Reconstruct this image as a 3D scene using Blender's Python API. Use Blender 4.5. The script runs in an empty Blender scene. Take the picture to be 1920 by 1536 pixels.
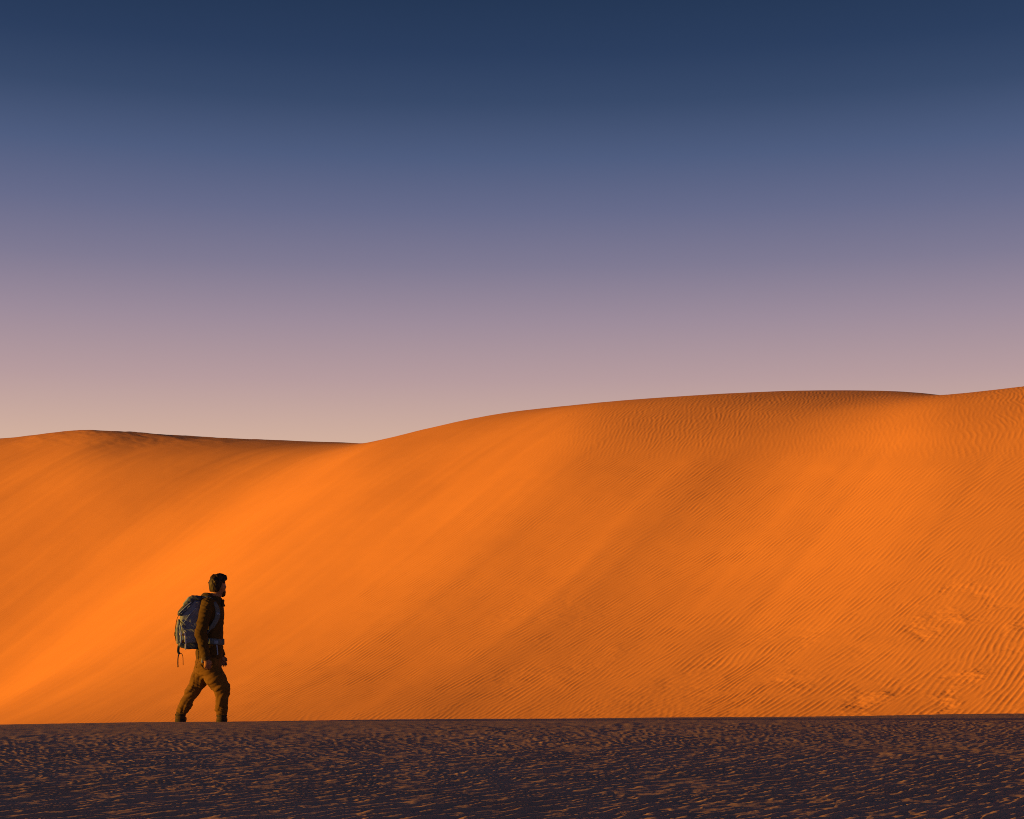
import bpy, math
import numpy as np
from mathutils import Vector

sc = bpy.context.scene
col = sc.collection
R = math.radians

# ------------------------------------------------------------------ camera, sky, sun, exposure
F, YH, EZ = 2638.0, 1060.0, 2.0          # focal length and eye level in 1920-px units, eye height (m)
cd = bpy.data.cameras.new('camera'); cam = bpy.data.objects.new('camera', cd); col.objects.link(cam)
cam.location = (0, 0, EZ); cam.rotation_euler = (R(90), 0, 0)
cd.sensor_width = 36.0; cd.lens = 36.0 * F / 1920.0
cd.shift_y = (YH - 768.0) / 1920.0
cd.clip_start = 0.1; cd.clip_end = 20000.0
sc.camera = cam

SUN = np.array([-.962, -.265, .067]); SUN /= np.linalg.norm(SUN)
EXPO = 0.55
w = bpy.data.worlds.new('World'); sc.world = w; w.use_nodes = True
nt = w.node_tree; nt.nodes.clear()
wo = nt.nodes.new('ShaderNodeOutputWorld')
sky = nt.nodes.new('ShaderNodeTexSky'); sky.sky_type = 'NISHITA'; sky.sun_disc = False
sky.sun_elevation = math.asin(SUN[2]); sky.sun_rotation = math.atan2(SUN[0], SUN[1])
sky.dust_density = 1.0; sky.ozone_density = 3.0
bg1 = nt.nodes.new('ShaderNodeBackground'); bg1.inputs[1].default_value = 0.008
nt.links.new(sky.outputs[0], bg1.inputs[0])
tc = nt.nodes.new('ShaderNodeTexCoord'); sx = nt.nodes.new('ShaderNodeSeparateXYZ')
nt.links.new(tc.outputs['Generated'], sx.inputs[0])
ramp = nt.nodes.new('ShaderNodeValToRGB'); nt.links.new(sx.outputs['Z'], ramp.inputs[0])
def lin(c): return tuple(((v / 255) / 12.92 if v / 255 <= .04045 else ((v / 255 + .055) / 1.055) ** 2.4) for v in c)
stops = [(0.0, (226, 188, 158)), (0.085, (214, 178, 159)), (0.130, (185, 156, 158)), (0.170, (159, 140, 155)),
         (0.208, (128, 121, 146)), (0.243, (103, 106, 138)), (0.278, (78, 91, 126)), (0.312, (55, 71, 104)),
         (0.342, (41, 58, 91)), (0.378, (32, 49, 79)), (0.55, (22, 36, 62)), (1.0, (18, 30, 54))]
el = ramp.color_ramp.elements
while len(el) > 1: el.remove(el[-1])
for i, (p, c) in enumerate(stops):
    e = el[0] if i == 0 else el.new(p)
    e.position = p; e.color = (*lin(c), 1)
bg2 = nt.nodes.new('ShaderNodeBackground'); nt.links.new(ramp.outputs[0], bg2.inputs[0])
bg2.inputs[1].default_value = 0.96 / 2 ** EXPO
ad = nt.nodes.new('ShaderNodeAddShader')
nt.links.new(bg1.outputs[0], ad.inputs[0]); nt.links.new(bg2.outputs[0], ad.inputs[1])
nt.links.new(ad.outputs[0], wo.inputs[0])

sl = bpy.data.lights.new('sun', 'SUN'); so = bpy.data.objects.new('sun', sl); col.objects.link(so)
sl.energy = 5.0; sl.angle = R(0.53); sl.color = (1.0, .462, .032)
so.location = (-40, -14, 12)
so.rotation_euler = Vector((-SUN[0], -SUN[1], -SUN[2])).to_track_quat('-Z', 'Y').to_euler()
sc.view_settings.view_transform = 'Standard'; sc.view_settings.look = 'None'
sc.view_settings.exposure = EXPO; sc.view_settings.gamma = 1.0
sc.view_settings.use_curve_mapping = False
sc.cycles.max_bounces = 5; sc.cycles.use_denoising = False; sc.cycles.filter_width = 1.0

# ------------------------------------------------------------------ helpers
def sstep(a, b, x):
    t = np.clip((x - a) / (b - a), 0, 1); return t * t * (3 - 2 * t)
def gauss(a, s): return np.exp(-.5 * (a / s) ** 2)
def hash2(i, j, seed):
    h = (i.astype(np.int64) * 374761393 + j.astype(np.int64) * 668265263 + seed * 974634777) & 0xffffffff
    h = ((h ^ (h >> 13)) * 1274126177) & 0xffffffff
    return ((h ^ (h >> 16)) & 0xffff) / 65535.0
def noise2(x, y, seed=0):
    i = np.floor(x); j = np.floor(y); a = x - i; b = y - j
    a = a * a * (3 - 2 * a); b = b * b * (3 - 2 * b)
    i = i.astype(np.int64); j = j.astype(np.int64)
    return ((hash2(i, j, seed) * (1 - a) + hash2(i + 1, j, seed) * a) * (1 - b)
            + (hash2(i, j + 1, seed) * (1 - a) + hash2(i + 1, j + 1, seed) * a) * b) * 2 - 1
def fbm(x, y, seed=0, o=4, g=.5):
    s = 0; a = 1; t = 0
    for k in range(o):
        s = s + a * noise2(x * 2 ** k + 17.3 * k, y * 2 ** k - 9.1 * k, seed + k); t += a; a *= g
    return s / t

def mesh_obj(name, verts, faces, mat, parent=None, smooth=True):
    """verts (n,3) array, faces (m,k) array -> one mesh object"""
    verts = np.ascontiguousarray(verts, np.float32); faces = np.ascontiguousarray(faces, np.int32)
    me = bpy.data.meshes.new(name)
    n, k = faces.shape
    me.vertices.add(len(verts)); me.vertices.foreach_set('co', verts.ravel())
    me.loops.add(n * k); me.loops.foreach_set('vertex_index', faces.ravel())
    me.polygons.add(n); me.polygons.foreach_set('loop_start', np.arange(0, n * k, k, dtype=np.int32))
    me.update(calc_edges=True)
    me.polygons.foreach_set('use_smooth', np.full(n, smooth))
    me.materials.append(mat)
    o = bpy.data.objects.new(name, me); col.objects.link(o)
    if parent is not None: o.parent = parent
    return o
def grid_faces(nu, nv):
    a = np.arange(nu * nv).reshape(nu, nv)
    return np.stack([a[:-1, :-1], a[1:, :-1], a[1:, 1:], a[:-1, 1:]], -1).reshape(-1, 4)
def empty(name, loc=(0, 0, 0)):
    o = bpy.data.objects.new(name, None); col.objects.link(o); o.location = loc; return o

def material(name, c1, c2=None, scale=20.0, rough=.85, bump=0.0, bscale=200.0, stretch=None, spec=.3):
    m = bpy.data.materials.new(name); m.use_nodes = True
    n = m.node_tree; b = n.nodes['Principled BSDF']
    b.inputs['Roughness'].default_value = rough; b.inputs['Specular IOR Level'].default_value = spec
    b.inputs['Base Color'].default_value = (*c1, 1)
    t = n.nodes.new('ShaderNodeTexCoord'); mp = n.nodes.new('ShaderNodeMapping')
    n.links.new(t.outputs['Object'], mp.inputs[0])
    if stretch: mp.inputs['Scale'].default_value = stretch
    if c2:
        z = n.nodes.new('ShaderNodeTexNoise'); z.inputs['Scale'].default_value = scale; z.inputs['Detail'].default_value = 5
        n.links.new(mp.outputs[0], z.inputs['Vector'])
        r = n.nodes.new('ShaderNodeMapRange'); r.inputs[1].default_value = .3; r.inputs[2].default_value = .7
        n.links.new(z.outputs[0], r.inputs[0])
        x = n.nodes.new('ShaderNodeMix'); x.data_type = 'RGBA'
        x.inputs[6].default_value = (*c1, 1); x.inputs[7].default_value = (*c2, 1)
        n.links.new(r.outputs[0], x.inputs[0]); n.links.new(x.outputs[2], b.inputs['Base Color'])
    if bump:
        z = n.nodes.new('ShaderNodeTexNoise'); z.inputs['Scale'].default_value = bscale; z.inputs['Detail'].default_value = 3
        n.links.new(mp.outputs[0], z.inputs['Vector'])
        bn = n.nodes.new('ShaderNodeBump'); bn.inputs['Strength'].default_value = bump; bn.inputs['Distance'].default_value = .01
        n.links.new(z.outputs[0], bn.inputs['Height']); n.links.new(bn.outputs[0], b.inputs['Normal'])
    return m

sand = material('orange_sand', (.77, .330, .112), (.68, .288, .104), scale=.22, rough=.95, bump=.03, bscale=90.0, spec=.1)
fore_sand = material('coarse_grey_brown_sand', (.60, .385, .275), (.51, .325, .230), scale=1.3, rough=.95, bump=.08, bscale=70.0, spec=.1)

def structure(o): o['kind'] = 'structure'; return o

# ------------------------------------------------------------------ the big dune (heights relative to the eye, world x/y)
G = np.array([.65, .76])
def prof(t, tb, tc, slope, rb, rc, back):
    g = np.linspace(-80, 300, 3801)
    s = slope * sstep(tb - rb, tb + rb, g) * (1 - sstep(tc - rc, tc + rc * .9, g)) - back * sstep(tc + rc * .4, tc + rc * 1.6, g) * (1 - sstep(tc + 25, tc + 45, g))
    return np.interp(t, g, np.cumsum(s) * (g[1] - g[0]))
CREST = np.array([(-1200, 860), (-600, 850), (-200, 838), (0, 823), (60, 818), (155, 806), (250, 813), (350, 818), (450, 823), (560, 827), (655, 832), (720, 827), (800, 806), (900, 783), (1000, 769), (1100, 758), (1200, 749), (1300, 741), (1400, 736), (1500, 733), (1600, 733), (1700, 736), (1787, 742), (1850, 734), (1920, 725), (2100, 702), (2400, 680), (3000, 660)], float)
_uu = np.arange(-1200, 3001, 5.)
def gsm(a, s):
    n = int(3 * s); k = np.exp(-.5 * (np.arange(-n, n + 1) / s) ** 2); k /= k.sum()
    return np.convolve(np.pad(a, n, mode='edge'), k, 'valid')
def fit(zfun, crest, ylo, yhi, ta, tb):
    """raises or lowers the crest smoothly along its length until it has its surveyed height"""
    us = _uu - 960; ys = np.linspace(ylo, yhi, 500)
    U, Y = np.meshgrid(us, ys, indexing='ij'); X = U / F * Y; Z = zfun(X, Y)
    E = gsm((YH - np.interp(_uu, crest[:, 0], crest[:, 1])) / F, 4); T = X * G[0] + Y * G[1]
    out = []
    for s in (30, 30, 30, 30):
        c = gsm(E - (Z / Y).max(1), s); Z = Z + Y * c[:, None] * sstep(ta, tb, T); out.append((c, 0))
    for s in (16, 12, 10):
        c = gsm(E - (Z / Y).max(1), s)
        Z = Z + Y * c[:, None] * sstep(.0, 1.0, Z / Y / np.maximum(E, .05)[:, None]); out.append((c, 1))
    def g(x, y):
        z = zfun(x, y); u = x / y * F + 960; wt = sstep(ta, tb, x * G[0] + y * G[1]); En = np.maximum(np.interp(u, _uu, E), .05)
        for c, m in out:
            z = z + y * np.interp(u, _uu, c) * (sstep(.0, 1.0, z / y / En) if m else wt)
        return z
    return g
def spur(x, y, p0, p1):
    p0 = np.array(p0, float); p1 = np.array(p1, float); d = p1 - p0; L = np.hypot(*d); d /= L
    m = (x - p0[0]) * d[1] - (y - p0[1]) * d[0]; l = (x - p0[0]) * d[0] + (y - p0[1]) * d[1]
    return m, sstep(-.5 * L, .25 * L, l) * (1 - sstep(.75 * L, 1.5 * L, l))
B0 = -5.2
def face(x, y):
    """distance up the face; the contour lines swing round the two broad lobes"""
    d = np.array([13.5, 19.]); d /= np.hypot(*d)
    m = (x + 16) * d[1] - (y - 41) * d[0]
    t = x * G[0] + y * G[1] + BL * 3.0 * np.logaddexp(0, -(m + 2.0) / 3.0)
    return t- BR * 3.0 * (np.logaddexp(0, (m - 8.0) / 3.0) - np.logaddexp(0, (m - 24.0) / 3.0)), m
BL, BR = .56, .29
def dune0(x, y):
    t, m = face(x, y)
    z = B0 + prof(t, 19.3, 41.0, .47, 6, 11.5, .08)
    _, e = spur(x, y, (-18, 38), (-3.0, 60)); z = z + e * 1.6 * np.tanh((m + .5) / 5.2)
    m2, e = spur(x, y, (-14, 35), (-5.0, 51)); z = z + e * .75 * np.tanh((m - 8.0) / 4.5)
    m, e = spur(x, y, (-6, 36), (3, 54)); z = z - e * .15 * gauss(m, 2.4)
    m, e = spur(x, y, (3.2, 29), (11, 42)); z = z - e * .22 * gauss(m, 2.2)
    m, e = spur(x, y, (6.2, 24), (15, 36)); z = z - e * .14 * gauss(m, 1.8)
    # the trough behind the near ridge on the right
    p0 = np.array([1.4, 38.7]); p1 = np.array([16.1, 47.2]); d = (p1 - p0) / np.hypot(*(p1 - p0))
    l = (x - p0[0]) * d[0] + (y - p0[1]) * d[1]; n = -(x - p0[0]) * d[1] + (y - p0[1]) * d[0]
    z = z - TD * sstep(0, 15, l) * gauss(n, 3.3)
    return z
TD = 0.80
dune = fit(dune0, CREST, 22, 150, 22, 40)

def ripples(X, Y, ang, lam, dang, dlam, n, seed):
    """narrow-band random wave field: phase and envelope (gives wandering crests and Y-junctions);
    ang = direction of the crest lines in plan"""
    r = np.random.RandomState(seed); c = np.zeros_like(X); s = np.zeros_like(X)
    for i in range(n):
        a = ang - math.pi / 2 + r.normal(0, dang); k = 2 * math.pi / (lam * (1 + r.normal(0, dlam)))
        p = X * (math.cos(a) * k) + Y * (math.sin(a) * k) + r.uniform(0, 6.283)
        c += np.cos(p); s += np.sin(p)
    A = np.sqrt(c * c + s * s) + 1e-6
    return c / A, s / A, A / math.sqrt(n)
def step_fade(X, Y, ang, lam):
    """lets a wave die out where the mesh is too coarse to carry it"""
    kx = math.cos(ang - math.pi / 2) * 6.283 / lam; ky = math.sin(ang - math.pi / 2) * 6.283 / lam
    P = X * kx + Y * ky
    d = np.maximum(np.abs(np.gradient(P, axis=0)), np.abs(np.gradient(P, axis=1)))
    return 1 - sstep(1.6, 2.5, d)

def build_dune():
    mid = np.arange(-1080, 1081, 1.9)
    out = 1080 + np.cumsum(1.9 * 1.09 ** np.arange(1, 55)); out = out[out < 2040]
    us = np.concatenate([-out[::-1], mid, out])
    NR = 810
    yy = np.concatenate([np.arange(19, 80, .1), np.arange(80, 190, .5)])
    U, Yc = np.meshgrid(us[::8], yy, indexing='ij'); Zc = dune(U / F * Yc, Yc)
    V = F * Zc / Yc
    run = np.maximum.accumulate(V, axis=1)
    dv = np.clip(np.diff(run, axis=1), 0, None); dv = dv * (V[:, 1:] > -330)
    C = np.concatenate([np.zeros((len(U), 1)), np.cumsum(dv + .14 * np.diff(yy)[None] * np.where(yy[1:] < 80, 4, 1)[None] + 0.02, axis=1)], 1)
    C /= C[:, -1:]
    rows = np.array([np.interp(np.linspace(0, 1, NR), C[i], yy) for i in range(len(C))])
    rows = np.apply_along_axis(lambda a: gsm(a, 3), 0, rows)
    Y = np.empty((len(us), NR))
    for j in range(NR): Y[:, j] = np.interp(us, us[::8], rows[:, j])
    X = us[:, None] / F * Y
    Z = dune(X, Y)
    # slope of the large form
    e = .4
    Us, Ys = U[:, ::2], Yc[:, ::2]; Xs = Us / F * Ys
    sxg = (dune(Xs + e, Ys) - dune(Xs - e, Ys)) / (2 * e); syg = (dune(Xs, Ys + e) - dune(Xs, Ys - e)) / (2 * e)
    sl_ = np.sqrt(sxg ** 2 + syg ** 2)
    S = np.empty_like(Y); yi = yy[::2]
    iu = np.interp(us, us[::8], np.arange(len(us[::8])))
    fu = np.floor(iu).astype(int).clip(0, len(sl_) - 2); au = (iu - fu)
    for i in range(len(us)):
        S[i] = np.interp(Y[i], yi, sl_[fu[i]] * (1 - au[i]) + sl_[fu[i] + 1] * au[i])
    T = X * G[0] + Y * G[1]; Q = -X * G[1] + Y * G[0]
    nz = .03 * fbm(X * .3, Y * .3, 5, 3)
    top = np.maximum(1 - sstep(.20, .38, S + nz), sstep(.068, .092, Z / Y + .3 * nz) * sstep(-1, 5, X + 60 * nz))
    # wandering of the ripple direction
    wx = .35 * fbm(X * .22, Y * .22, 11, 3) + .05 * fbm(X * 1.3, Y * 1.3, 15, 2)
    wy = .35 * fbm(X * .22 + 40, Y * .22, 12, 3) + .05 * fbm(X * 1.3, Y * 1.3 + 9, 16, 2)
    XW, YW = X + wx, Y + wy
    D = np.zeros_like(Z)
    patch = sstep(-.35, .35, fbm(X * .16 + .3 * Y * .16, Y * .12 - 3, 21, 4))
    streak = sstep(-.3, .4, fbm(Q * .05, T * .35, 23, 4))            # long streaks running up the face
    right = sstep(-2, 9, X)
    # face ripples, sharper and coarser to the lower right
    a1 = R(40); lam1 = .122
    c, s, A = ripples(XW, YW, a1, lam1, .075, .09, 14, 3)
    h = (c + .22 * (c * c - s * s))
    lower = sstep(-9, 6, X - .3 * (Y - 24)) * (1 - sstep(26, 44, Y))
    amp = (.0030 + .0026 * patch * streak + .0022 * lower * (.5 + .5 * patch)) * np.clip(A, .25, 1.4)
    D1 = h * amp * (1 - top) * step_fade(X, Y, a1, lam1)
    a2 = R(46); lam2 = .118
    c, s, A = ripples(XW, YW, a2, lam2, .075, .10, 14, 9)
    h = (c + .25 * (c * c - s * s))
    amp2 = .0040 * sstep(4, 10, X - .25 * (Y - 24)) * (1 - sstep(28, 36, Y)) * np.clip(A, .2, 1.4) * (.35 + .65 * patch)
    amp2 = amp2 + .0036 * (1 - sstep(28, 36, T - .05 * X)) * sstep(-.15, .4, fbm(X * .2, Y * .3, 31, 3)) * np.clip(A, .2, 1.4)
    D += h * amp2 * (1 - top) * step_fade(X, Y, a2, lam2) + D1 * (1 - .8 * np.clip(amp2 / .0026, 0, 1))
    # wavy ripples on the flat shoulders near the crests
    a3 = R(70); lam3 = .142
    c, s, A = ripples(XW + .07 * fbm(X * 1.4, Y * 1.4, 41, 2), YW, a3, lam3, .15, .11, 16, 4)
    h = (c + .25 * (c * c - s * s))
    amp3 = .0029 * top * np.clip(A, .25, 1.4) * (.4 + .6 * sstep(-.3, .2, fbm(X * .2, Y * .15, 33, 3))) * (.8 + .2 * sstep(-8, 2, X))
    D += h * amp3 * step_fade(X, Y, a3, lam3)
    # soft unevenness and trampled, slumped sand near the foot
    al = X * .579 + Y * .815; ac = X * .815 - Y * .579            # along and across the spurs
    D += .014 * fbm(X * .45, Y * .45, 51, 4) * (1 - .5 * top) + .06 * fbm(X * .11, Y * .11, 55, 2)
    D += (.12 * fbm(ac * .22, al * .045, 57, 2) + .024 * fbm(ac * .75, al * .07, 59, 3)) * (1 - .6 * top)
    tr = sstep(.08, .40, fbm(X * .95, Y * .95, 67, 3)) * sstep(3.0, 7.5, X - .35 * (Y - 26)) * (1 - sstep(27.5, 32.5, Y))
    foot = sstep(-.05, .3, fbm(X * .6, Y * .6, 63, 3)) * (1 - sstep(25.5, 27.4, T)) * sstep(-3, 1, X)
    lump = fbm(X * 2.2, Y * 2.2, 71, 5, .62)
    D += (tr * .036 + foot * .011) * np.sign(lump) * np.abs(lump) ** 1.2
    # rough, broken crest of the left dune
    cr = sstep(.080, .094, Z / Y) * sstep(8, 15, -X + .02 * Y) * sstep(40, 50, Y)
    rg = fbm(X * .7 + Y * .5, Y * .3 - X * .2, 81, 4)
    D += cr * .06 * rg * (.4 + np.abs(rg))
    Z = Z + D
    v = np.stack([X, Y, Z + EZ], -1).reshape(-1, 3)
    o = mesh_obj('sand_dune', v, grid_faces(*X.shape), sand)
    structure(o); o['label'] = 'tall orange sand dune with wind ripples filling the background'
    return o
build_dune()

# ------------------------------------------------------------------ the near rise of sand the hiker walks on
SA, SB = .05, .015
HH = 16.9 * (1351.6 - YH - F * SA + SB * 575) / F
def crest_v(u): return 1346.4 - 9.4 * (u / 960.0) + 1.0 * np.sin(u / 260.0) + .4 * np.sin(u / 83.0 + 1)
def crest_y(u): return F * HH / (crest_v(u) - YH - F * SA - SB * u)
def near_macro(X, Y):
    u = np.clip(X / np.maximum(Y, .5) * F, -2600, 2600)
    yc = crest_y(np.clip(u, -1300, 1300)); z = -HH - SA * Y - SB * X
    d = Y - yc
    z = z - .09 * 1.0 * np.logaddexp(0, d / .12) * .12 - .50 * np.logaddexp(0, (d - 1.1) / .3) * .3
    z = z - .0015 * np.clip(-X - 14, 0, None) ** 2                   # the rise rolls off to the west
    return np.maximum(z, -6.0 - .0 * z)
def build_near():
    mid = np.arange(-1080, 1081, 1.9)
    out = 1080 + np.cumsum(1.9 * 1.09 ** np.arange(1, 55)); out = out[out < 2040]
    us = np.concatenate([-out[::-1], mid, out])
    yc = crest_y(np.clip(us, -1300, 1300))
    vb = 1600.0; yb = F * HH / (vb - YH - F * SA - SB * us)
    inv = np.linspace(0, 1, 280)
    yv = 1 / (1 / yb[:, None] * (1 - inv) + 1 / (yc[:, None]) * inv)
    tail = yc[:, None] + np.concatenate([np.linspace(.03, 1.0, 16), 1.0 + np.cumsum(.05 * 1.18 ** np.arange(22))])[None]
    head = yb[:, None] - np.cumsum(.03 * 1.2 ** np.arange(16))[None][:, ::-1]
    head = np.clip(head, 2.5, None)
    head = 2.2 + (yb[:, None] - 2.2) * np.linspace(0, .985, 24)[None] ** .6
    Y = np.concatenate([head, yv, tail], 1); X = us[:, None] / F * Y
    Z = near_macro(X, Y)
    wx = .20 * fbm(X * .35, Y * .35, 111, 3) + .035 * fbm(X * 2.0, Y * 2.0, 113, 2)
    wy = .20 * fbm(X * .35 + 30, Y * .35, 112, 3) + .035 * fbm(X * 2.0, Y * 2.0 + 7, 114, 2)
    D = np.zeros_like(Z)
    def saw(c, s, f):          # steep face towards the low sun, long gentle back
        p = (np.arctan2(s, c) / (2 * math.pi)) % 1.0
        up = sstep(0, f, p); dn = 1 - (p - f) / (1 - f)
        return np.where(p < f, up, dn) - .5
    brk = fbm(X * 7.5, Y * 7.5, 121, 3, .6); brk2 = fbm(X * 3.6 + 8, Y * 3.6, 123, 3, .6)
    patch = sstep(-.5, .3, fbm(X * .8, Y * .8, 125, 3))
    a = R(44); lam = .112
    c, s, A = ripples(X + wx, Y + wy, a, lam, .15, .13, 16, 103)
    D += saw(c, s, .30) * .0175 * np.clip(A, .3, 1.4) * (.6 + .4 * patch) * (.25 + .75 * sstep(-.5, .3, brk)) * step_fade(X, Y, a, lam * 1.6)
    a = R(40); lam = .23
    c, s, A = ripples(X + wx, Y + wy, a, lam, .20, .16, 14, 107)
    D += saw(c, s, .28) * .0165 * np.clip(A, .3, 1.4) * (.15 + .85 * sstep(-.35, .4, brk2)) * step_fade(X, Y, a, lam * 1.6)
    D *= 1 - .45 * sstep(10.5, 15, Y)
    a = R(52); lam = .085
    c, s, A = ripples(X + wx, Y + wy, a, lam, .25, .18, 14, 109)
    D += saw(c, s, .3) * .0075 * np.clip(A, .3, 1.4) * (.3 + .7 * sstep(-.4, .3, fbm(X * 4 + 3, Y * 4, 127, 2))) * step_fade(X, Y, a, lam * 1.8)
    D += .0045 * fbm(X * 5.5, Y * 5.5, 131, 3, .6)
    # scuffed spots, old footprints
    sc_ = sstep(.22, .5, fbm(X * .75 + 5, Y * .75, 141, 3))
    D += sc_ * .014 * fbm(X * 2.8, Y * 2.8, 145, 3, .5)
    D += .02 * fbm(X * .35, Y * .35, 151, 2)
    D *= 1 - .65 * sstep(-2.2, -.2, Y - yc[:, None])
    Z = Z + D
    v = np.stack([X, Y, Z + EZ], -1).reshape(-1, 3)
    o = mesh_obj('foreground_sand', v, grid_faces(*X.shape), fore_sand)
    structure(o); o['label'] = 'dark shaded rippled sand rise in the foreground with sunlit specks'
build_near()

# ------------------------------------------------------------------ desert floor reaching the horizon
def build_floor():
    r = np.concatenate([np.linspace(0, 30, 40)[1:], 30 * 1.07 ** np.arange(1, 82)])
    a = np.linspace(0, 2 * math.pi, 181)
    A, Rr = np.meshgrid(a, r, indexing='ij'); X = Rr * np.sin(A); Y = Rr * np.cos(A)
    zf = np.where(Y > 1, near_macro(X, np.maximum(Y, 1)), -HH - SA * Y - SB * X - .0015 * np.clip(-X - 14, 0, None) ** 2)
    zf = np.maximum(zf, -6.0)
    zf = np.where(Y < 0, np.minimum(zf, -HH + .0 * Y), zf)
    roll = 3.0 * fbm(X * .004, Y * .004, 201, 3) * sstep(120, 500, Rr)
    Z = zf - .25 - 1.5 * sstep(18, 26, np.abs(Y)) * 0 + np.minimum(roll, 0)
    v = np.stack([X, Y, Z + EZ], -1).reshape(-1, 3)
    o = mesh_obj('desert_floor', v, grid_faces(*X.shape), sand)
    structure(o); o['label'] = 'flat sandy desert floor around and behind the dunes'
build_floor()
# ------------------------------------------------------------------ soft bodies: distance fields turned into meshes
class Field:
    def __init__(s, lo, hi, h):
        s.lo = np.array(lo, float); s.h = h
        n = np.ceil((np.array(hi) - s.lo) / h).astype(int) + 1
        s.x = (s.lo[0] + h * np.arange(n[0]))[:, None, None].astype(np.float32)
        s.y = (s.lo[1] + h * np.arange(n[1]))[None, :, None].astype(np.float32)
        s.z = (s.lo[2] + h * np.arange(n[2]))[None, None, :].astype(np.float32)
        s.d = np.full(tuple(n), 9.0, np.float32)
    def add(s, d, k=.03):
        if k <= 0: s.d = np.minimum(s.d, d)
        else:
            h = np.clip(.5 + .5 * (s.d - d) / k, 0, 1); s.d = s.d * (1 - h) + d * h - k * h * (1 - h)
        return s
    def cone(s, a, b, ra, rb, k=.03):
        return s.add(s.cone_d(a, b, ra, rb), k)
    def cone_d(s, a, b, ra, rb):
        a = np.array(a, float); b = np.array(b, float); u = b - a; L2 = u @ u
        px, py, pz = s.x - a[0], s.y - a[1], s.z - a[2]
        t = np.clip((px * u[0] + py * u[1] + pz * u[2]) / L2, 0, 1)
        return np.sqrt((px - t * u[0]) ** 2 + (py - t * u[1]) ** 2 + (pz - t * u[2]) ** 2) - (ra + (rb - ra) * t)
    def chain(s, pts, rs, k=.03):
        for i in range(len(pts) - 1): s.cone(pts[i], pts[i + 1], rs[i], rs[i + 1], k)
        return s
    def ell_d(s, c, r, yaw=0, pitch=0):
        px, py, pz = s.x - c[0], s.y - c[1], s.z - c[2]
        if yaw: px, py = px * math.cos(yaw) + py * math.sin(yaw), -px * math.sin(yaw) + py * math.cos(yaw)
        if pitch: px, pz = px * math.cos(pitch) + pz * math.sin(pitch), -px * math.sin(pitch) + pz * math.cos(pitch)
        q = np.sqrt((px / r[0]) ** 2 + (py / r[1]) ** 2 + (pz / r[2]) ** 2)
        g = np.sqrt((px / r[0] ** 2) ** 2 + (py / r[1] ** 2) ** 2 + (pz / r[2] ** 2) ** 2) + 1e-6
        return q * (q - 1) / g
    def ell(s, c, r, yaw=0, pitch=0, k=.03): return s.add(s.ell_d(c, r, yaw, pitch), k)
    def box_d(s, c, r, rad, yaw=0, pitch=0):
        px, py, pz = s.x - c[0], s.y - c[1], s.z - c[2]
        if yaw: px, py = px * math.cos(yaw) + py * math.sin(yaw), -px * math.sin(yaw) + py * math.cos(yaw)
        if pitch: px, pz = px * math.cos(pitch) + pz * math.sin(pitch), -px * math.sin(pitch) + pz * math.cos(pitch)
        qx, qy, qz = np.abs(px) - r[0] + rad, np.abs(py) - r[1] + rad, np.abs(pz) - r[2] + rad
        return np.sqrt(np.maximum(qx, 0) ** 2 + np.maximum(qy, 0) ** 2 + np.maximum(qz, 0) ** 2) + np.minimum(np.maximum(np.maximum(qx, qy), qz), 0) - rad
    def poly_d(s, pts, hw, rad):
        """rounded prism: outline in x/z, half width in y"""
        px = s.x[:, :, 0:1] + 0 * s.z; pz = s.z + 0 * s.x
        n = len(pts); d = np.full(np.broadcast(px, pz).shape, 1e9); sg = np.ones_like(d)
        for i in range(n):
            ax, az = pts[i]; bx, bz = pts[i - 1]; ex, ez = bx - ax, bz - az; wx, wz = px - ax, pz - az
            t = np.clip((wx * ex + wz * ez) / (ex * ex + ez * ez), 0, 1)
            d = np.minimum(d, (wx - t * ex) ** 2 + (wz - t * ez) ** 2)
            c1 = pz >= az; c2 = pz < bz; c3 = ex * wz > ez * wx
            sg = np.where((c1 & c2 & c3) | (~c1 & ~c2 & ~c3), -sg, sg)
        d2 = (sg * np.sqrt(d)).astype(np.float32) + rad; dy = np.abs(s.y) - hw + rad
        return np.minimum(np.maximum(d2, dy), 0) + np.sqrt(np.maximum(d2, 0) ** 2 + np.maximum(dy, 0) ** 2) - rad
    def cut(s, d): s.d = np.maximum(s.d, d); return s
    def displace(s, f): s.d = s.d + f; return s
    def mesh(s, name, mat, parent=None):
        d = s.d; neg = d < 0; nx, ny, nz = d.shape
        # one vertex for each cell the surface passes through, at the mean of its edge crossings
        cs = np.zeros((nx - 1, ny - 1, nz - 1), np.int8)
        for i in (0, 1):
            for j in (0, 1):
                for k in (0, 1): cs += neg[i:nx - 1 + i, j:ny - 1 + j, k:nz - 1 + k]
        act = (cs > 0) & (cs < 8); I = np.argwhere(act)
        idx = np.full(act.shape, -1, np.int64); idx[act] = np.arange(len(I))
        P = np.zeros((len(I), 3)); W = np.zeros(len(I))
        C = [(i, j, k) for i in (0, 1) for j in (0, 1) for k in (0, 1)]
        for a in C:
            for ax in range(3):
                if a[ax]: continue
                b = list(a); b[ax] = 1
                va = d[I[:, 0] + a[0], I[:, 1] + a[1], I[:, 2] + a[2]]; vb = d[I[:, 0] + b[0], I[:, 1] + b[1], I[:, 2] + b[2]]
                m = (va < 0) != (vb < 0); t = np.where(m, va / np.where(m, va - vb, 1), 0)
                for q in range(3): P[:, q] += m * (a[q] + (t if q == ax else 0))
                W += m
        V = s.lo + s.h * (I + P / W[:, None])
        faces = []
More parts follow.
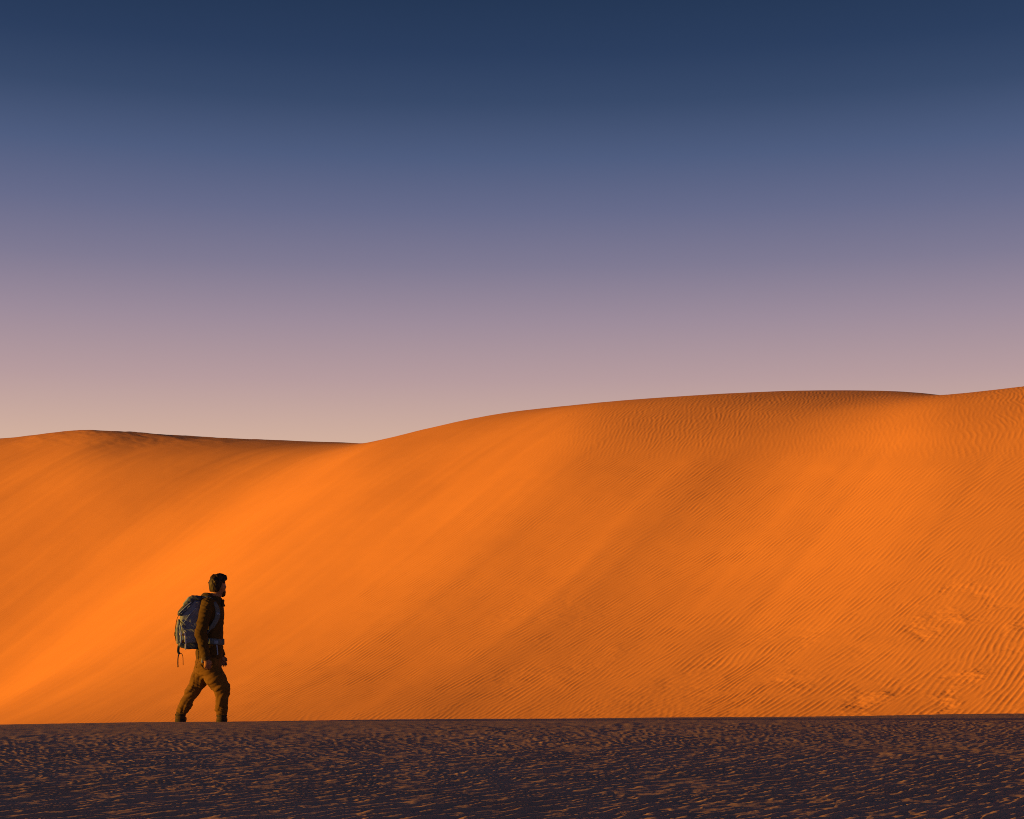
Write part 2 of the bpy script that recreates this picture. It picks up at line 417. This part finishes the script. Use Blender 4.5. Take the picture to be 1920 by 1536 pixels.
        for ax in range(3):
            o1, o2 = (ax + 1) % 3, (ax + 2) % 3
            A = neg; B = np.roll(neg, -1, axis=ax); ch = A != B
            sl3 = [slice(1, -1)] * 3; sl3[ax] = slice(0, -1)
            m = np.zeros_like(ch); m[tuple(sl3)] = ch[tuple(sl3)]
            J = np.argwhere(m)
            def at(d1, d2):
                K = J.copy(); K[:, o1] += d1; K[:, o2] += d2; return idx[K[:, 0], K[:, 1], K[:, 2]]
            q = np.stack([at(-1, -1), at(0, -1), at(0, 0), at(-1, 0)], 1)
            fl = ~neg[J[:, 0], J[:, 1], J[:, 2]]; q[fl] = q[fl][:, ::-1]
            faces.append(q)
        fa = np.concatenate(faces); fa = fa[(fa >= 0).all(1)]
        return mesh_obj(name, V, fa, mat, parent)

def ribbon(name, pts, width, thick, mat, parent, up=None, wdir=None, n=6):
    """a strap: rounded-edge band swept along a smooth path; wdir = direction of its width at each point"""
    p = np.array(pts, float)
    tt = np.linspace(0, len(p) - 1, (len(p) - 1) * n + 1)
    def cr(a):
        o = []
        for t in tt:
            i = min(int(t), len(a) - 2); f = t - i
            p0, p1, p2, p3 = a[max(i - 1, 0)], a[i], a[i + 1], a[min(i + 2, len(a) - 1)]
            o.append(.5 * ((2 * p1) + (-p0 + p2) * f + (2 * p0 - 5 * p1 + 4 * p2 - p3) * f * f + (-p0 + 3 * p1 - 3 * p2 + p3) * f ** 3))
        return np.array(o)
    c = cr(p); tan = np.gradient(c, axis=0); tan /= np.linalg.norm(tan, axis=1)[:, None]
    W = np.array(wdir, float); W = np.tile(W, (len(c), 1)) if W.ndim == 1 else cr(W)
    W = W - (W * tan).sum(1)[:, None] * tan; W /= np.linalg.norm(W, axis=1)[:, None]
    N = np.cross(tan, W)
    a, b = width / 2, thick / 2
    sec = [(-a, -b * .5), (-a * .85, -b), (a * .85, -b), (a, -b * .5), (a, b * .5), (a * .85, b), (-a * .85, b), (-a, b * .5)]
    V = np.stack([c + W * u + N * v for u, v in sec], 1); k = len(sec)
    V = np.concatenate([V.reshape(-1, 3), c[:1], c[-1:]]); L = len(c)
    fs = []
    for i in range(L - 1):
        for j in range(k):
            fs.append((i * k + j, i * k + (j + 1) % k, (i + 1) * k + (j + 1) % k, (i + 1) * k + j))
    e0 = L * k
    for j in range(0, k, 2):
        fs.append((e0, (j + 2) % k, j + 1, j)); q = (L - 1) * k
        fs.append((e0 + 1, q + j, q + j + 1, q + (j + 2) % k))
    return mesh_obj(name, V, np.array(fs), mat, parent)

def block(name, c, r, mat, parent, yaw=0, pitch=0, rad=.006, h=None):
    h = h or min(r) / 2.2
    m = max(r) * 1.5 + 3 * h; c = np.array(c, float)
    lo = c - np.array([max(r[0], m * bool(pitch or yaw)), max(r[1], m * bool(yaw)), max(r[2], m * bool(pitch))]) - 3 * h
    hi = 2 * c - lo
    f = Field(lo, hi, h); f.add(f.box_d(c, r, min(rad, min(r) * .9), yaw, pitch), 0)
    return f.mesh(name, mat, parent)

# materials of the hiker and the pack
m_skin = material('tanned_skin', (.30, .14, .08), (.25, .115, .065), 40, .55)
m_hair = material('dark_brown_hair', (.011, .006, .004), (.024, .011, .006), 60, .6, .15, 120, (1, 1, .25))
m_jack = material('olive_brown_jacket_cloth', (.072, .040, .008), (.052, .029, .006), 9, .9, .10, 60)
m_jdark = material('dark_brown_lining_cloth', (.055, .036, .018), (.038, .026, .014), 14, .9, .3, 80)
m_trou = material('tan_brown_trouser_cloth', (.140, .069, .011), (.105, .052, .009), 8, .9, .10, 55)
m_seam = material('dark_seam_stitching', (.03, .022, .015), None, rough=.9)
m_boot = material('brown_suede_boot_leather', (.060, .032, .014), (.036, .020, .009), 25, .8, .4, 90)
m_sole = material('black_rubber_sole', (.018, .016, .015), (.03, .027, .024), 40, .8)
m_eye = material('eye_white', (.7, .68, .64), None, rough=.3)
m_pack = material('slate_blue_ripstop_nylon', (.150, .200, .33), (.112, .150, .26), 11, .75, .3, 45)
m_pack2 = material('navy_blue_nylon', (.050, .072, .13), (.036, .052, .10), 14, .75, .3, 60)
m_grey = material('pale_grey_blue_nylon', (.20, .29, .50), (.15, .23, .40), 12, .7, .2, 60)
m_strap = material('slate_grey_padding', (.105, .135, .175), (.080, .105, .14), 14, .8, .3, 60)
m_web = material('pale_webbing', (.26, .37, .62), (.20, .29, .50), 60, .8)
m_black = material('black_webbing', (.012, .014, .022), None, rough=.75)
m_teal = material('dark_teal_webbing', (.008, .030, .060), (.006, .02, .042), 50, .8)
m_cream = material('cream_plastic_buckle', (.62, .66, .80), None, rough=.45)
m_tan = material('ochre_leather_patch', (.42, .22, .05), None, rough=.7)
m_maroon = material('dark_maroon_band', (.055, .020, .016), None, rough=.8)

PX = .00645
def q(px, py, y=0.0): return np.array([(px - 385) * PX, y, (1352 - py) * PX])

PY = 17.02
PXW = (385 - 960) / F * PY
GZ = float(near_macro(np.array([PXW]), np.array([PY]))[0]) + EZ
# ------------------------------------------------------------------ the hiker
person = empty('person', (PXW, PY, GZ))
person.rotation_euler.z = math.atan(575 / F)        # walks at right angles to the line of sight
person['label'] = 'hiker in olive brown jacket and tan trousers walking right along the sand crest'
person['category'] = 'person'

HC = np.array([.150, .0, 1.638]); HY = R(40); HP = R(-7)          # head centre, turned away, chin slightly up
def hl(x, y, z):
    x, z = x * math.cos(-HP) - z * math.sin(-HP), x * math.sin(-HP) + z * math.cos(-HP)
    return HC + np.array([x * math.cos(HY) - y * math.sin(HY), x * math.sin(HY) + y * math.cos(HY), z])
S_R, E_R, W_R = q(389, 1131, -.185), q(376.5, 1184, -.250), q(386.5, 1232, -.240)
S_L, E_L, W_L = q(406, 1131, .185), q(401, 1186, .235), q(414.5, 1231, .215)

def build_body():
    f = Field((-.42, -.36, -.02), (.36, .36, 1.82), .0075)
    # trunk
    f.ell(q(398, 1155), (.115, .165, .24)); f.ell(q(395, 1196), (.115, .150, .20)); f.ell(q(390, 1232), (.105, .145, .13))
    f.cone(q(392, 1131, -.13), q(406, 1131, .13), .065, .065, .05)
    f.cone(q(400, 1131), hl(-.025, 0, -.06), .068, .056, .04)
    # legs
    f.chain([q(394, 1240, -.08), q(416, 1290, -.10), q(414, 1340, -.10)], [.078, .055, .042], .04)
    f.chain([q(388, 1240, .08), q(362, 1294, .10), q(342, 1338, .10)], [.078, .052, .040], .04)
    for a, yw in ((q(415, 1347, -.10), R(84)), (q(339.5, 1347, .10), R(84))):
        f.cone(a, a + np.array([.13 * math.cos(yw), .13 * math.sin(yw), -.012]), .040, .028, .03)
    # arms
    f.chain([S_R, E_R, W_R], [.058, .042, .030], .03); f.chain([S_L, E_L, W_L], [.058, .042, .030], .03)
    # head
    f.add(f.ell_d(hl(-.008, 0, .018), (.096, .077, .104), HY, 0), .03)
    f.add(f.ell_d(hl(.030, 0, -.055), (.062, .058, .072), HY, 0), .035)
    f.cone(hl(.060, 0, -.108), hl(.045, 0, -.085), .026, .034, .025)
    f.cone(hl(.083, -.02, .028), hl(.083, .02, .028), .017, .017, .015)       # brow
    f.cone(hl(.091, 0, .018), hl(.110, 0, -.022), .010, .0155, .012)          # nose
    f.cone(hl(.084, -.016, -.066), hl(.084, .016, -.066), .0105, .0105, .012) # lips
    for sy in (-1, 1):
        f.add(f.ell_d(hl(.050, sy * .045, -.020), (.028, .02, .02), HY), .02) # cheekbone
        f.add(f.ell_d(hl(-.006, sy * .077, -.010), (.021, .010, .033), HY + sy * R(18)), .006)
    # hands: palm, four fingers and a thumb, loosely curled
    def hand(w, dirx, side):
        w = np.array(w); fwd = np.array([dirx, 0, -1.]); fwd /= np.linalg.norm(fwd)
        k = np.array([fwd[2], 0, -fwd[0]]) * -1            # towards the front of the walker
        inn = np.array([0, -side, 0.])                     # palm side faces the thigh
        pc = w + fwd * .055
        f.cone(w, pc + fwd * .012 - k * .012, .026, .026, .02); f.cone(w + fwd * .02, pc + fwd * .01 + k * .022, .024, .022, .02)
        for i, (o, L) in enumerate(((.033, .062), (.012, .070), (-.010, .066), (-.030, .052))):
            b0 = pc + k * o + fwd * .018; b1 = b0 + fwd * L * .45 + inn * .006; b2 = b1 + fwd * L * .30 + inn * .018; b3 = b2 + fwd * L * .12 + inn * .022
            f.chain([b0, b1, b2, b3], [.0100, .0095, .0088, .0080], .004)
        t0 = w + fwd * .022 + k * .026; t1 = t0 + k * .022 + fwd * .028 + inn * .012; t2 = t1 + fwd * .028 + inn * .008
        f.chain([t0, t1, t2], [.013, .011, .0095], .006)
    hand(W_R, .20, -1); hand(W_L, .28, 1)
    b = f.mesh('body', m_skin, person)
    for sy in (-1, 1):
        e = Field(hl(.083, sy * .031, .004) - .02, hl(.083, sy * .031, .004) + .02, .003)
        e.ell(hl(.083, sy * .031, .004), (.0115, .0115, .0115), k=0); e.mesh('eye', m_eye, b)
    return b
build_body()

def wob(f, kx, ky, kz, a, ph=0):
    u = np.sin(kx * f.x + ky * f.y + kz * f.z + ph + 1.7 * np.sin(11 * f.x + 13 * f.z + ph) + 1.3 * np.sin(17 * f.y - 9 * f.z))
    return .8 * a * (.45 * u + 1.0 * (.62 - np.abs(u)))

def build_hair():
    f = Field(HC - np.array([.18, .18, .16]), HC + np.array([.18, .18, .19]), .005)
    f.ell(hl(-.014, 0, .030), (.105, .087, .110), HY, k=0)
    f.ell(hl(-.050, 0, -.035), (.060, .070, .070), HY, k=.03)
    f.add(f.ell_d(hl(.026, 0, .105), (.078, .062, .040), HY, R(-10)), .03)    # longer hair swept up in front
    f.add(f.ell_d(hl(.070, .0, .112), (.034, .046, .032), HY), .02)
    rr = np.random.RandomState(5)
    for i in range(34):                                                       # crown
        a = rr.uniform(-2.6, 2.6); e = rr.uniform(.15, 1.3); n_ = np.array([math.cos(a) * math.cos(e), math.sin(a) * math.cos(e), math.sin(e)])
        p = hl(-.014 + .098 * n_[0], .080 * n_[1], .030 + .103 * n_[2])
        f.cone(p, p + hl(*(n_ * .010 + np.array([.012, .004 * rr.randn(), .006]))) - HC, .020, .008, .012)
    for i in range(26):                                                       # tufts
        a = rr.uniform(-1, 1); b = rr.uniform(-.6, 1); p = hl(.045 + .05 * b, .055 * a, .120 - .03 * a * a - .02 * b * b)
        f.cone(p, p + hl(.004 + .02 * rr.rand(), .012 * rr.randn(), .016 + .014 * rr.rand()) - HC, .014, .005, .010)
    # local coordinates for the hairline
    px, py, pz = f.x - HC[0], f.y - HC[1], f.z - HC[2]
    lx = px * math.cos(HY) + py * math.sin(HY) + 0 * pz; ly = -px * math.sin(HY) + py * math.cos(HY) + 0 * pz; lz = pz + 0 * lx
    face = np.minimum(.055 - lx, .072 - lz) * -1                              # free the face below the fringe
    f.cut(np.minimum(lx - .052, .078 - lz) * 1.0 if False else -np.maximum(.050 - lx, lz - .070))
    f.cut(-(lz + .066 + .35 * np.maximum(lx + .01, 0) * 1.0) + np.where(lx > -.045, np.minimum((lx + .045) * 2.6, .118), 0))
    f.displace(.0018 * np.sin(140 * lx + 60 * lz + 4 * np.sin(60 * ly)) * np.sin(95 * ly + 40 * lz) + .006 * np.sin(52 * lx + 3) * np.sin(61 * ly + 1) * np.clip(lz * 12, 0, 1))
    f.mesh('hair', m_hair, person)
    f = Field(HC - np.array([.16, .16, .17]), HC + np.array([.16, .16, .02]), .005)
    f.ell(hl(.030, 0, -.060), (.068, .063, .072), HY, k=0); f.cone(hl(.064, 0, -.112), hl(.047, 0, -.09), .029, .036, .025)
    px, py, pz = f.x - HC[0], f.y - HC[1], f.z - HC[2]
    lx = px * math.cos(HY) + py * math.sin(HY) + 0 * pz; lz = pz + 0 * lx
    f.cut(lz + .062 - .25 * np.maximum(-lx + .03, 0)); f.cut(-(lx + .012))
    f.displace(.0018 * np.sin(170 * lx + 2) * np.sin(150 * lz) + 0 * f.y)
    f.mesh('beard', m_hair, person)
build_hair()

trunk = None
def build_jacket():
    global trunk
    f = Field((-.24, -.38, .66), (.36, .38, 1.62), .0075)
    f.ell(q(399.5, 1152), (.130, .186, .235), k=.05); f.ell(q(396.5, 1193), (.140, .170, .235), k=.06)
    f.ell(q(392, 1226), (.158, .180, .190), k=.06)
    f.cone(q(392, 1133, -.14), q(406, 1133, .14), .078, .078, .06)
    f.cone(q(399, 1136), q(402, 1123), .095, .080, .04)
    trunk = Field((-.24, -.38, .66), (.36, .38, 1.62), .0075); trunk.d = f.d.copy()
    f.chain([S_R, E_R, W_R + (W_R - E_R) * .03], [.080, .066, .052], .035)
    f.chain([S_L, E_L, W_L + (W_L - E_L) * .03], [.080, .064, .050], .035)
    # hem, and cuffs ending at the wrists
    hem = q(0, 1238)[2]
    f.cut(np.where(np.abs(f.y) < .195, hem + .035 * np.clip((f.x - .02) / .15, -1, 1) - f.z, -1) + 0 * f.d)
    for E_, W_ in ((E_R, W_R), (E_L, W_L)):
        d = (W_ - E_) / np.linalg.norm(W_ - E_); pl = (f.x - W_[0]) * d[0] + (f.y - W_[1]) * d[1] + (f.z - W_[2]) * d[2]
        near_arm = ((f.x - W_[0]) ** 2 + (f.y - W_[1]) ** 2 + (f.z - W_[2]) ** 2) < .13 ** 2
        f.d = np.where(near_arm & (np.abs(f.y) > .185), np.maximum(f.d, pl - .008), f.d)
    # open inside at neck
    f.d = np.maximum(f.d, -f.cone_d(q(402, 1128), q(408, 1105), .066, .072))
    arm = np.exp(-((np.abs(f.y) - .25) / .08) ** 2)
    f.displace(arm * (wob(f, 34, 25, 58, .0070) + wob(f, -50, 20, 40, .0045, 2)) + (1 - arm) * (wob(f, 30, 20, 34, .0060, 1) + wob(f, -25, 30, 26, .0045, 4)))
    j = f.mesh('jacket', m_jack, person)
    # hood lying behind the neck, standing collar, cuffs, front placket
    f = Field((-.14, -.22, 1.36), (.28, .22, 1.62), .006)
    n = 15; a = np.linspace(R(55), R(305), n)
    pts = [np.array([.098 + .098 * math.cos(t), .108 * math.sin(t), 1.470 + .034 * (-math.cos(t))]) for t in a]
    f.chain(pts, [.030 + .016 * max(0, -math.cos(t)) for t in a], .02)
    f.ell(q(388, 1118), (.080, .105, .038), 0, R(18), k=.04)
    f.displace(wob(f, 50, 40, 60, .004))
    f.mesh('hood', m_jdark, j)
    f = Field((.08, -.16, 1.34), (.28, .16, 1.56), .005)
    for sy in (-1, 1):
        f.add(f.box_d(np.array([.185, sy * .055, 1.432]), (.012, .05, .045), .010, sy * R(-38), R(-12)), 0)
        f.add(f.box_d(np.array([.212, sy * .062, 1.410]), (.012, .026, .020), .008, sy * R(-25), R(25)), .01)
    f.mesh('collar', m_jdark, j)
    for E_, W_ in ((E_R, W_R), (E_L, W_L)):
        d = (W_ - E_) / np.linalg.norm(W_ - E_); f = Field(W_ - .09, W_ + .09, .005)
        f.cone(W_ - d * .022, W_ + d * .004, .054, .052, 0)
        pl = (f.x - W_[0]) * d[0] + (f.y - W_[1]) * d[1] + (f.z - W_[2]) * d[2]
        f.cut(np.abs(pl + .012) - .022); f.cut(-f.cone_d(W_ - d * .06, W_ + d * .06, .036, .036)); f.mesh('cuff', m_jdark, j)
    # hanging hem tab
    block('hem_tab', q(379.3, 1235.5, -.195), (.012, .007, .028), m_grey, j, rad=.004)
    return j
jacket = build_jacket()

def side_y(x, z, sgn=-1, out=.0):
    """y of the jacket's trunk surface at (x, z) on one side"""
    i = int(round((x - trunk.lo[0]) / trunk.h)); k = int(round((z - trunk.lo[2]) / trunk.h))
    colm = trunk.d[i, :, k]; ins = np.where(colm < 0)[0]
    if len(ins) == 0: return sgn * .1
    return trunk.lo[1] + trunk.h * (ins[0] if sgn < 0 else ins[-1]) + sgn * out

def build_trousers():
    f = Field((-.42, -.30, .06), (.36, .30, .93), .0075)
    f.ell(q(391, 1236), (.142, .172, .165), k=0); f.ell(q(378, 1250), (.075, .135, .10), k=.05)
    f.chain([q(391, 1246, -.080), q(403.5, 1270, -.095), q(415.5, 1290, -.102), q(415, 1314, -.102), q(414.6, 1328, -.100), q(414.8, 1334, -.100)],
            [.122, .110, .086, .064, .058, .056], .06)
    f.chain([q(388, 1246, .080), q(373, 1276, .095), q(361.5, 1296, .100), q(349, 1319, .100), q(342.5, 1331, .100), q(341, 1334.5, .100)],
            [.115, .094, .073, .062, .051, .049], .06)
    f.cut(f.z - .86)
    low = np.exp(-((f.z - .17) / .07) ** 2); kn = np.exp(-((f.z - .42) / .12) ** 2)
    f.displace(low * (wob(f, 25, 30, 120, .0070) + wob(f, 60, -20, 85, .004, 3)) + kn * wob(f, 45, 30, 70, .0050, 2)
               + wob(f, 46, 20, -30, .0075, 1) + wob(f, -26, 36, 30, .0045, 5))
    t = f.mesh('trousers', m_trou, person)
    # slanted hip pocket seam and seat seam as thin stitched welts
    def on(px, py): 
        x, z = (px - 385) * PX, (1352 - py) * PX
        i = int(round((x - f.lo[0]) / f.h)); k = int(round((z - f.lo[2]) / f.h)); ins = np.where(f.d[i, :, k] < 0)[0]
        return np.array([x, f.lo[1] + f.h * ins[0] - .001, z])
    ribbon('pocket_seam', [on(*p) for p in ((374.5, 1238), (377, 1243), (380.5, 1248), (385, 1252), (388.5, 1252.5))], .010, .008, m_seam, t, wdir=(0, 1, 0.3))
    for (c, r) in ((q(414.8, 1333.5, -.1), .065), (q(341.2, 1333.5, .1), .058)):
        f2 = Field(c - .1, c + .1, .006); f2.cone(c - np.array([0, 0, .012]), c + np.array([0, 0, .012]), r, r, 0)
        f2.cut(np.abs(f2.z - c[2]) - .017 - .006 * np.sin(40 * f2.x + 30 * f2.y)); f2.displace(wob(f2, 60, 50, 30, .004))
        f2.mesh('hem_cuff', m_trou, t)
build_trousers()

def build_boot(cx, cy, lean):
    yw = R(84); c = q(cx, 1347.5, cy)
    d = np.array([math.cos(yw), math.sin(yw), 0])
    f = Field(c - np.array([.16, .14, .09]), c + np.array([.24, .26, .14]), .006)
    f.cone(c + np.array([0, 0, .10]), c + np.array([0, 0, .0]), .054, .056, 0)
    f.cone(c - d * .015 + np.array([0, 0, .005]), c + d * .15 + np.array([0, 0, -.012]), .056, .040, .03)
    f.ell(c + d * .15 + np.array([0, 0, -.008]), (.060, .046, .036), yw, k=.02)
    f.cut(-(f.z - (c[2] - .026))); f.cut(f.z - (c[2] + .085))
    f.displace(wob(f, 60, 60, 90, .0025))
    b = f.mesh('boot', m_boot, person)
    f = Field(c - np.array([.16, .14, .09]), c + np.array([.26, .28, .06]), .006)
    f.cone(c - d * .02 + np.array([0, 0, -.02]), c + d * .165 + np.array([0, 0, -.02]), .064, .054, 0)
    f.cut(np.abs(f.z - (c[2] - .024)) - .0265); f.mesh('sole', m_sole, b)
    pts = [c + np.array([.060 * math.cos(a), .060 * math.sin(a), .050 + .006 * math.sin(3 * a)]) for a in np.linspace(0, 2 * math.pi, 13)]
    ribbon('ankle_strap', pts, .016, .008, m_sole, b, wdir=(0, 0, 1), n=2)
build_boot(415, -.10, 0); build_boot(339.5, .10, 0)

# ------------------------------------------------------------------ the backpack on the hiker's back
pack = empty('backpack', (PXW, PY, GZ))
pack.rotation_euler.z = person.rotation_euler.z
pack['label'] = 'slate blue trekking backpack with pale straps worn by the hiker'
pack['category'] = 'backpack'
def P2(l): return [((a - 385) * PX, (1352 - b) * PX) for a, b in l]
def build_pack():
    lo, hi = (-.40, -.24, .84), (.06, .24, 1.58)
    f = Field(lo, hi, .007)                                                    # main sack
    f.add(f.poly_d(P2([(378, 1122), (364, 1122), (349, 1139), (340, 1152), (338, 1172), (338, 1201), (371, 1201), (377, 1160)]), .150, .045), 0)
    f.displace(wob(f, 22, 26, 30, .006) + wob(f, -35, 20, 40, .0035, 2))
    main = f.mesh('main_compartment', m_pack, pack)
    f = Field(lo, hi, .007)                                                    # sloping lid
    f.add(f.poly_d(P2([(377, 1116.5), (360, 1115.5), (348, 1130), (335, 1146), (334.5, 1152), (342, 1153), (354, 1137), (365, 1125), (378, 1124)]), .158, .022), 0)
    f.displace(wob(f, 30, 30, 30, .005, 3) + wob(f, 50, -30, 45, .003))
    lid = f.mesh('top_lid', m_pack2, pack)
    f = Field(lo, hi, .007)                                                    # pale lid pocket
    f.add(f.poly_d(P2([(358, 1117.5), (354, 1118), (344, 1131), (347, 1135), (358, 1123)]), .112, .014), 0)
    f.displace(wob(f, 40, 30, 40, .004)); f.mesh('lid_pocket', m_grey, lid)
    f = Field(lo, hi, .007)                                                    # front stuff pocket
    f.add(f.poly_d(P2([(340, 1160), (335, 1160), (331.5, 1176), (330.8, 1188), (333, 1204), (341, 1206)]), .118, .026), 0)
    f.displace(wob(f, 32, 30, 44, .005, 1)); f.mesh('front_pocket', m_pack, pack)
    f = Field(lo, hi, .007)                                                    # base compartment
    f.add(f.poly_d(P2([(372, 1202), (336, 1202.5), (335, 1208), (341, 1212), (352, 1214.5), (370, 1215)]), .150, .026), 0)
    f.displace(wob(f, 28, 30, 50, .004, 2)); f.mesh('base_compartment', m_pack2, pack)
    f = Field(lo, hi, .007)                                                    # band between
    f.add(f.poly_d(P2([(371, 1198), (341, 1198), (340, 1203), (371, 1203.5)]), .156, .012), 0); f.mesh('band', m_maroon, pack)
    for sgn in (-1, 1):                                                        # side pockets
        f = Field((-.32, sgn * .16 - .08, .90), (-.05, sgn * .16 + .08, 1.20), .006)
        f.add(f.box_d(np.array([-.175, sgn * .155, 1.045]), (.075, .028, .085), .026, 0, R(4)), 0)
        f.displace(wob(f, 45, 40, 50, .004)); f.mesh('side_pocket', m_pack, pack)
    f = Field(lo, hi, .007)                                                    # back padding
    f.add(f.poly_d(P2([(383, 1124), (375, 1122), (368.5, 1208), (376, 1210)]), .125, .018), 0); f.mesh('back_padding', m_black, pack)
    Y0 = -.163
    def strap(nm, l, wd, m, y=Y0, th=.006): ribbon(nm, [q(a, b, y if len(c) == 0 else c[0]) for a, b, *c in l], wd, th, m, pack, wdir=(.5, 0, .6), n=3)
    # compression straps on the near side
    ribbon('compression_strap', [q(337, 1147.5, -.165), q(347, 1138, -.168), (q(360, 1127, -.166))], .011, .006, m_web, pack, wdir=(.5, 0, .55), n=3)
    ribbon('compression_strap', [q(341, 1149, -.160), q(350, 1141, -.161), q(358, 1133, -.158)], .006, .006, m_web, pack, wdir=(.5, 0, .55), n=3)
    ribbon('compression_strap', [q(342, 1171, -.158), q(349, 1161, -.160), q(359, 1147, -.158), q(369, 1137, -.152)], .008, .006, m_web, pack, wdir=(.6, 0, .45), n=3)
    ribbon('compression_strap', [q(337, 1160, -.150), q(344, 1168, -.158), q(350, 1174, -.160)], .008, .006, m_black, pack, wdir=(.6, 0, -.5), n=3)
    ribbon('compression_strap', [q(338, 1150, .162), q(350, 1139, .164), q(362, 1126, .162)], .011, .006, m_web, pack, wdir=(.5, 0, .55), n=3)
    ribbon('lid_strap', [q(338, 1150, -.06), q(333.6, 1158, -.06), q(331.0, 1172, -.06), q(329.9, 1186, -.06), q(331.5, 1200, -.06)], .024, .006, m_black, pack, wdir=(0, 1, 0), n=3)
    ribbon('lid_strap', [q(338, 1150, .06), q(333.6, 1158, .06), q(331.0, 1172, .06), q(329.9, 1186, .06), q(331.5, 1200, .06)], .024, .006, m_black, pack, wdir=(0, 1, 0), n=3)
    block('buckle', q(330.2, 1187, -.06), (.010, .018, .024), m_black, pack, rad=.004)
    block('buckle', q(330.2, 1187, .06), (.010, .018, .024), m_black, pack, rad=.004)
    # pale webbing and buckle low on the near side
    ribbon('side_webbing', [q(338.5, 1170, -.150), q(340, 1178, -.170), q(341, 1186, -.190), q(341, 1200, -.188), q(338, 1207, -.160)], .018, .007, m_web, pack, wdir=(1, 0, 0), n=3)
    ribbon('side_webbing', [q(347, 1182, -.190), q(348.5, 1190, -.192), q(349.2, 1201, -.178), q(349, 1215, -.158)], .017, .007, m_cream, pack, wdir=(1, 0, 0), n=3)
    block('side_buckle', q(340.8, 1186.3, -.196), (.014, .008, .015), m_cream, pack, rad=.004)
    block('leather_patch', q(345.2, 1187.2, -.190), (.013, .007, .014), m_tan, pack, rad=.003)
    # shoulder straps hugging the jacket
    for sgn in (-1, 1):
        pts = [q(374, 1126, sgn * .085), q(380, 1119.0, sgn * .105), q(388, 1118.0, sgn * .122), q(396, 1120.5, sgn * .130)]
        for a, b in ((403, 1131), (407, 1142), (407, 1153), (403, 1163), (397, 1173), (390, 1181), (380, 1188)):
            x, _, z = q(a, b)
            lim = side_y(x, z, sgn, .010)
            pts.append(np.array([x, sgn * min(abs(lim), .205), z]))
        wd = [(0, 1, 0)] * 4 + [(.55, sgn * -.75, 0.1), (.75, sgn * -.5, .1), (.85, sgn * -.35, .2), (.8, sgn * -.2, .45), (.7, 0, .6), (.6, 0, .7), (.4, 0, .8)]
        wd = [(0, sgn * -1, 0)] * 4 + wd[4:]
        st = ribbon('shoulder_strap', pts, .062, .020, m_strap, pack, wdir=wd, n=5)
        x, _, z = q(408, 1149); yb = side_y(x, z, sgn, .024)
        block('strap_buckle', (x, yb, z), (.018, .010, .014), m_grey, st, rad=.004)
        ribbon('load_lifter', [q(371, 1118, sgn * .10), q(380, 1117, sgn * .105), q(391, 1119.5, sgn * .115)], .014, .006, m_black, st, wdir=(0, 1, 0), n=3)
    # hip belt round the waist
    zb = q(0, 1200)[2]; th = np.linspace(R(152), R(-152), 19)
    pts = []
    for t in th:
        x = .070 + .155 * math.cos(t); x = min(x, .212)
        y0 = side_y(min(x, .200), zb, -1, .012) if math.sin(t) < 0 else side_y(min(x, .200), zb, 1, .012)
        y = y0 if abs(math.sin(t)) > .45 else .195 * math.sin(t)
        pts.append(np.array([.068 + .150 * math.cos(t), y, zb - .018 * math.cos(t)]))
    hb = ribbon('hip_belt', pts, .072, .018, m_strap, pack, wdir=(0, 0, 1), n=3)
    x, _, z = q(404.5, 1202); block('belt_buckle', (x, side_y(x, z, -1, .030), z), (.026, .010, .022), m_grey, hb, rad=.006)
    x, _, z = q(407, 1221); ribbon('belt_tail', [np.array([x - .01, side_y(x, z + .1, -1, .02), z + .10]), np.array([x, side_y(x, z + .04, -1, .014), z + .03]), np.array([x + .002, side_y(x, z, -1, .014), z - .03])], .014, .006, m_web, hb, wdir=(1, 0, 0), n=3)
    # dangling webbing loop under the pack
    ribbon('hanging_strap', [q(338, 1203, -.10), q(336.5, 1211, -.12), q(336, 1219, -.12), q(338.5, 1224, -.12)], .030, .010, m_teal, pack, wdir=(1, 0, 0), n=3)
    ribbon('hanging_strap', [q(338.5, 1222, -.12), q(336.2, 1226, -.12), q(335.2, 1236, -.12), q(335.5, 1248, -.12)], .013, .006, m_teal, pack, wdir=(1, .2, 0), n=3)
    ribbon('hanging_strap', [q(338.5, 1222, -.12), q(341.5, 1222.5, -.12), q(344, 1227, -.12), q(344.6, 1236, -.12), q(344.8, 1244.5, -.12)], .007, .006, m_black, pack, wdir=(1, .2, 0), n=3)
build_pack()
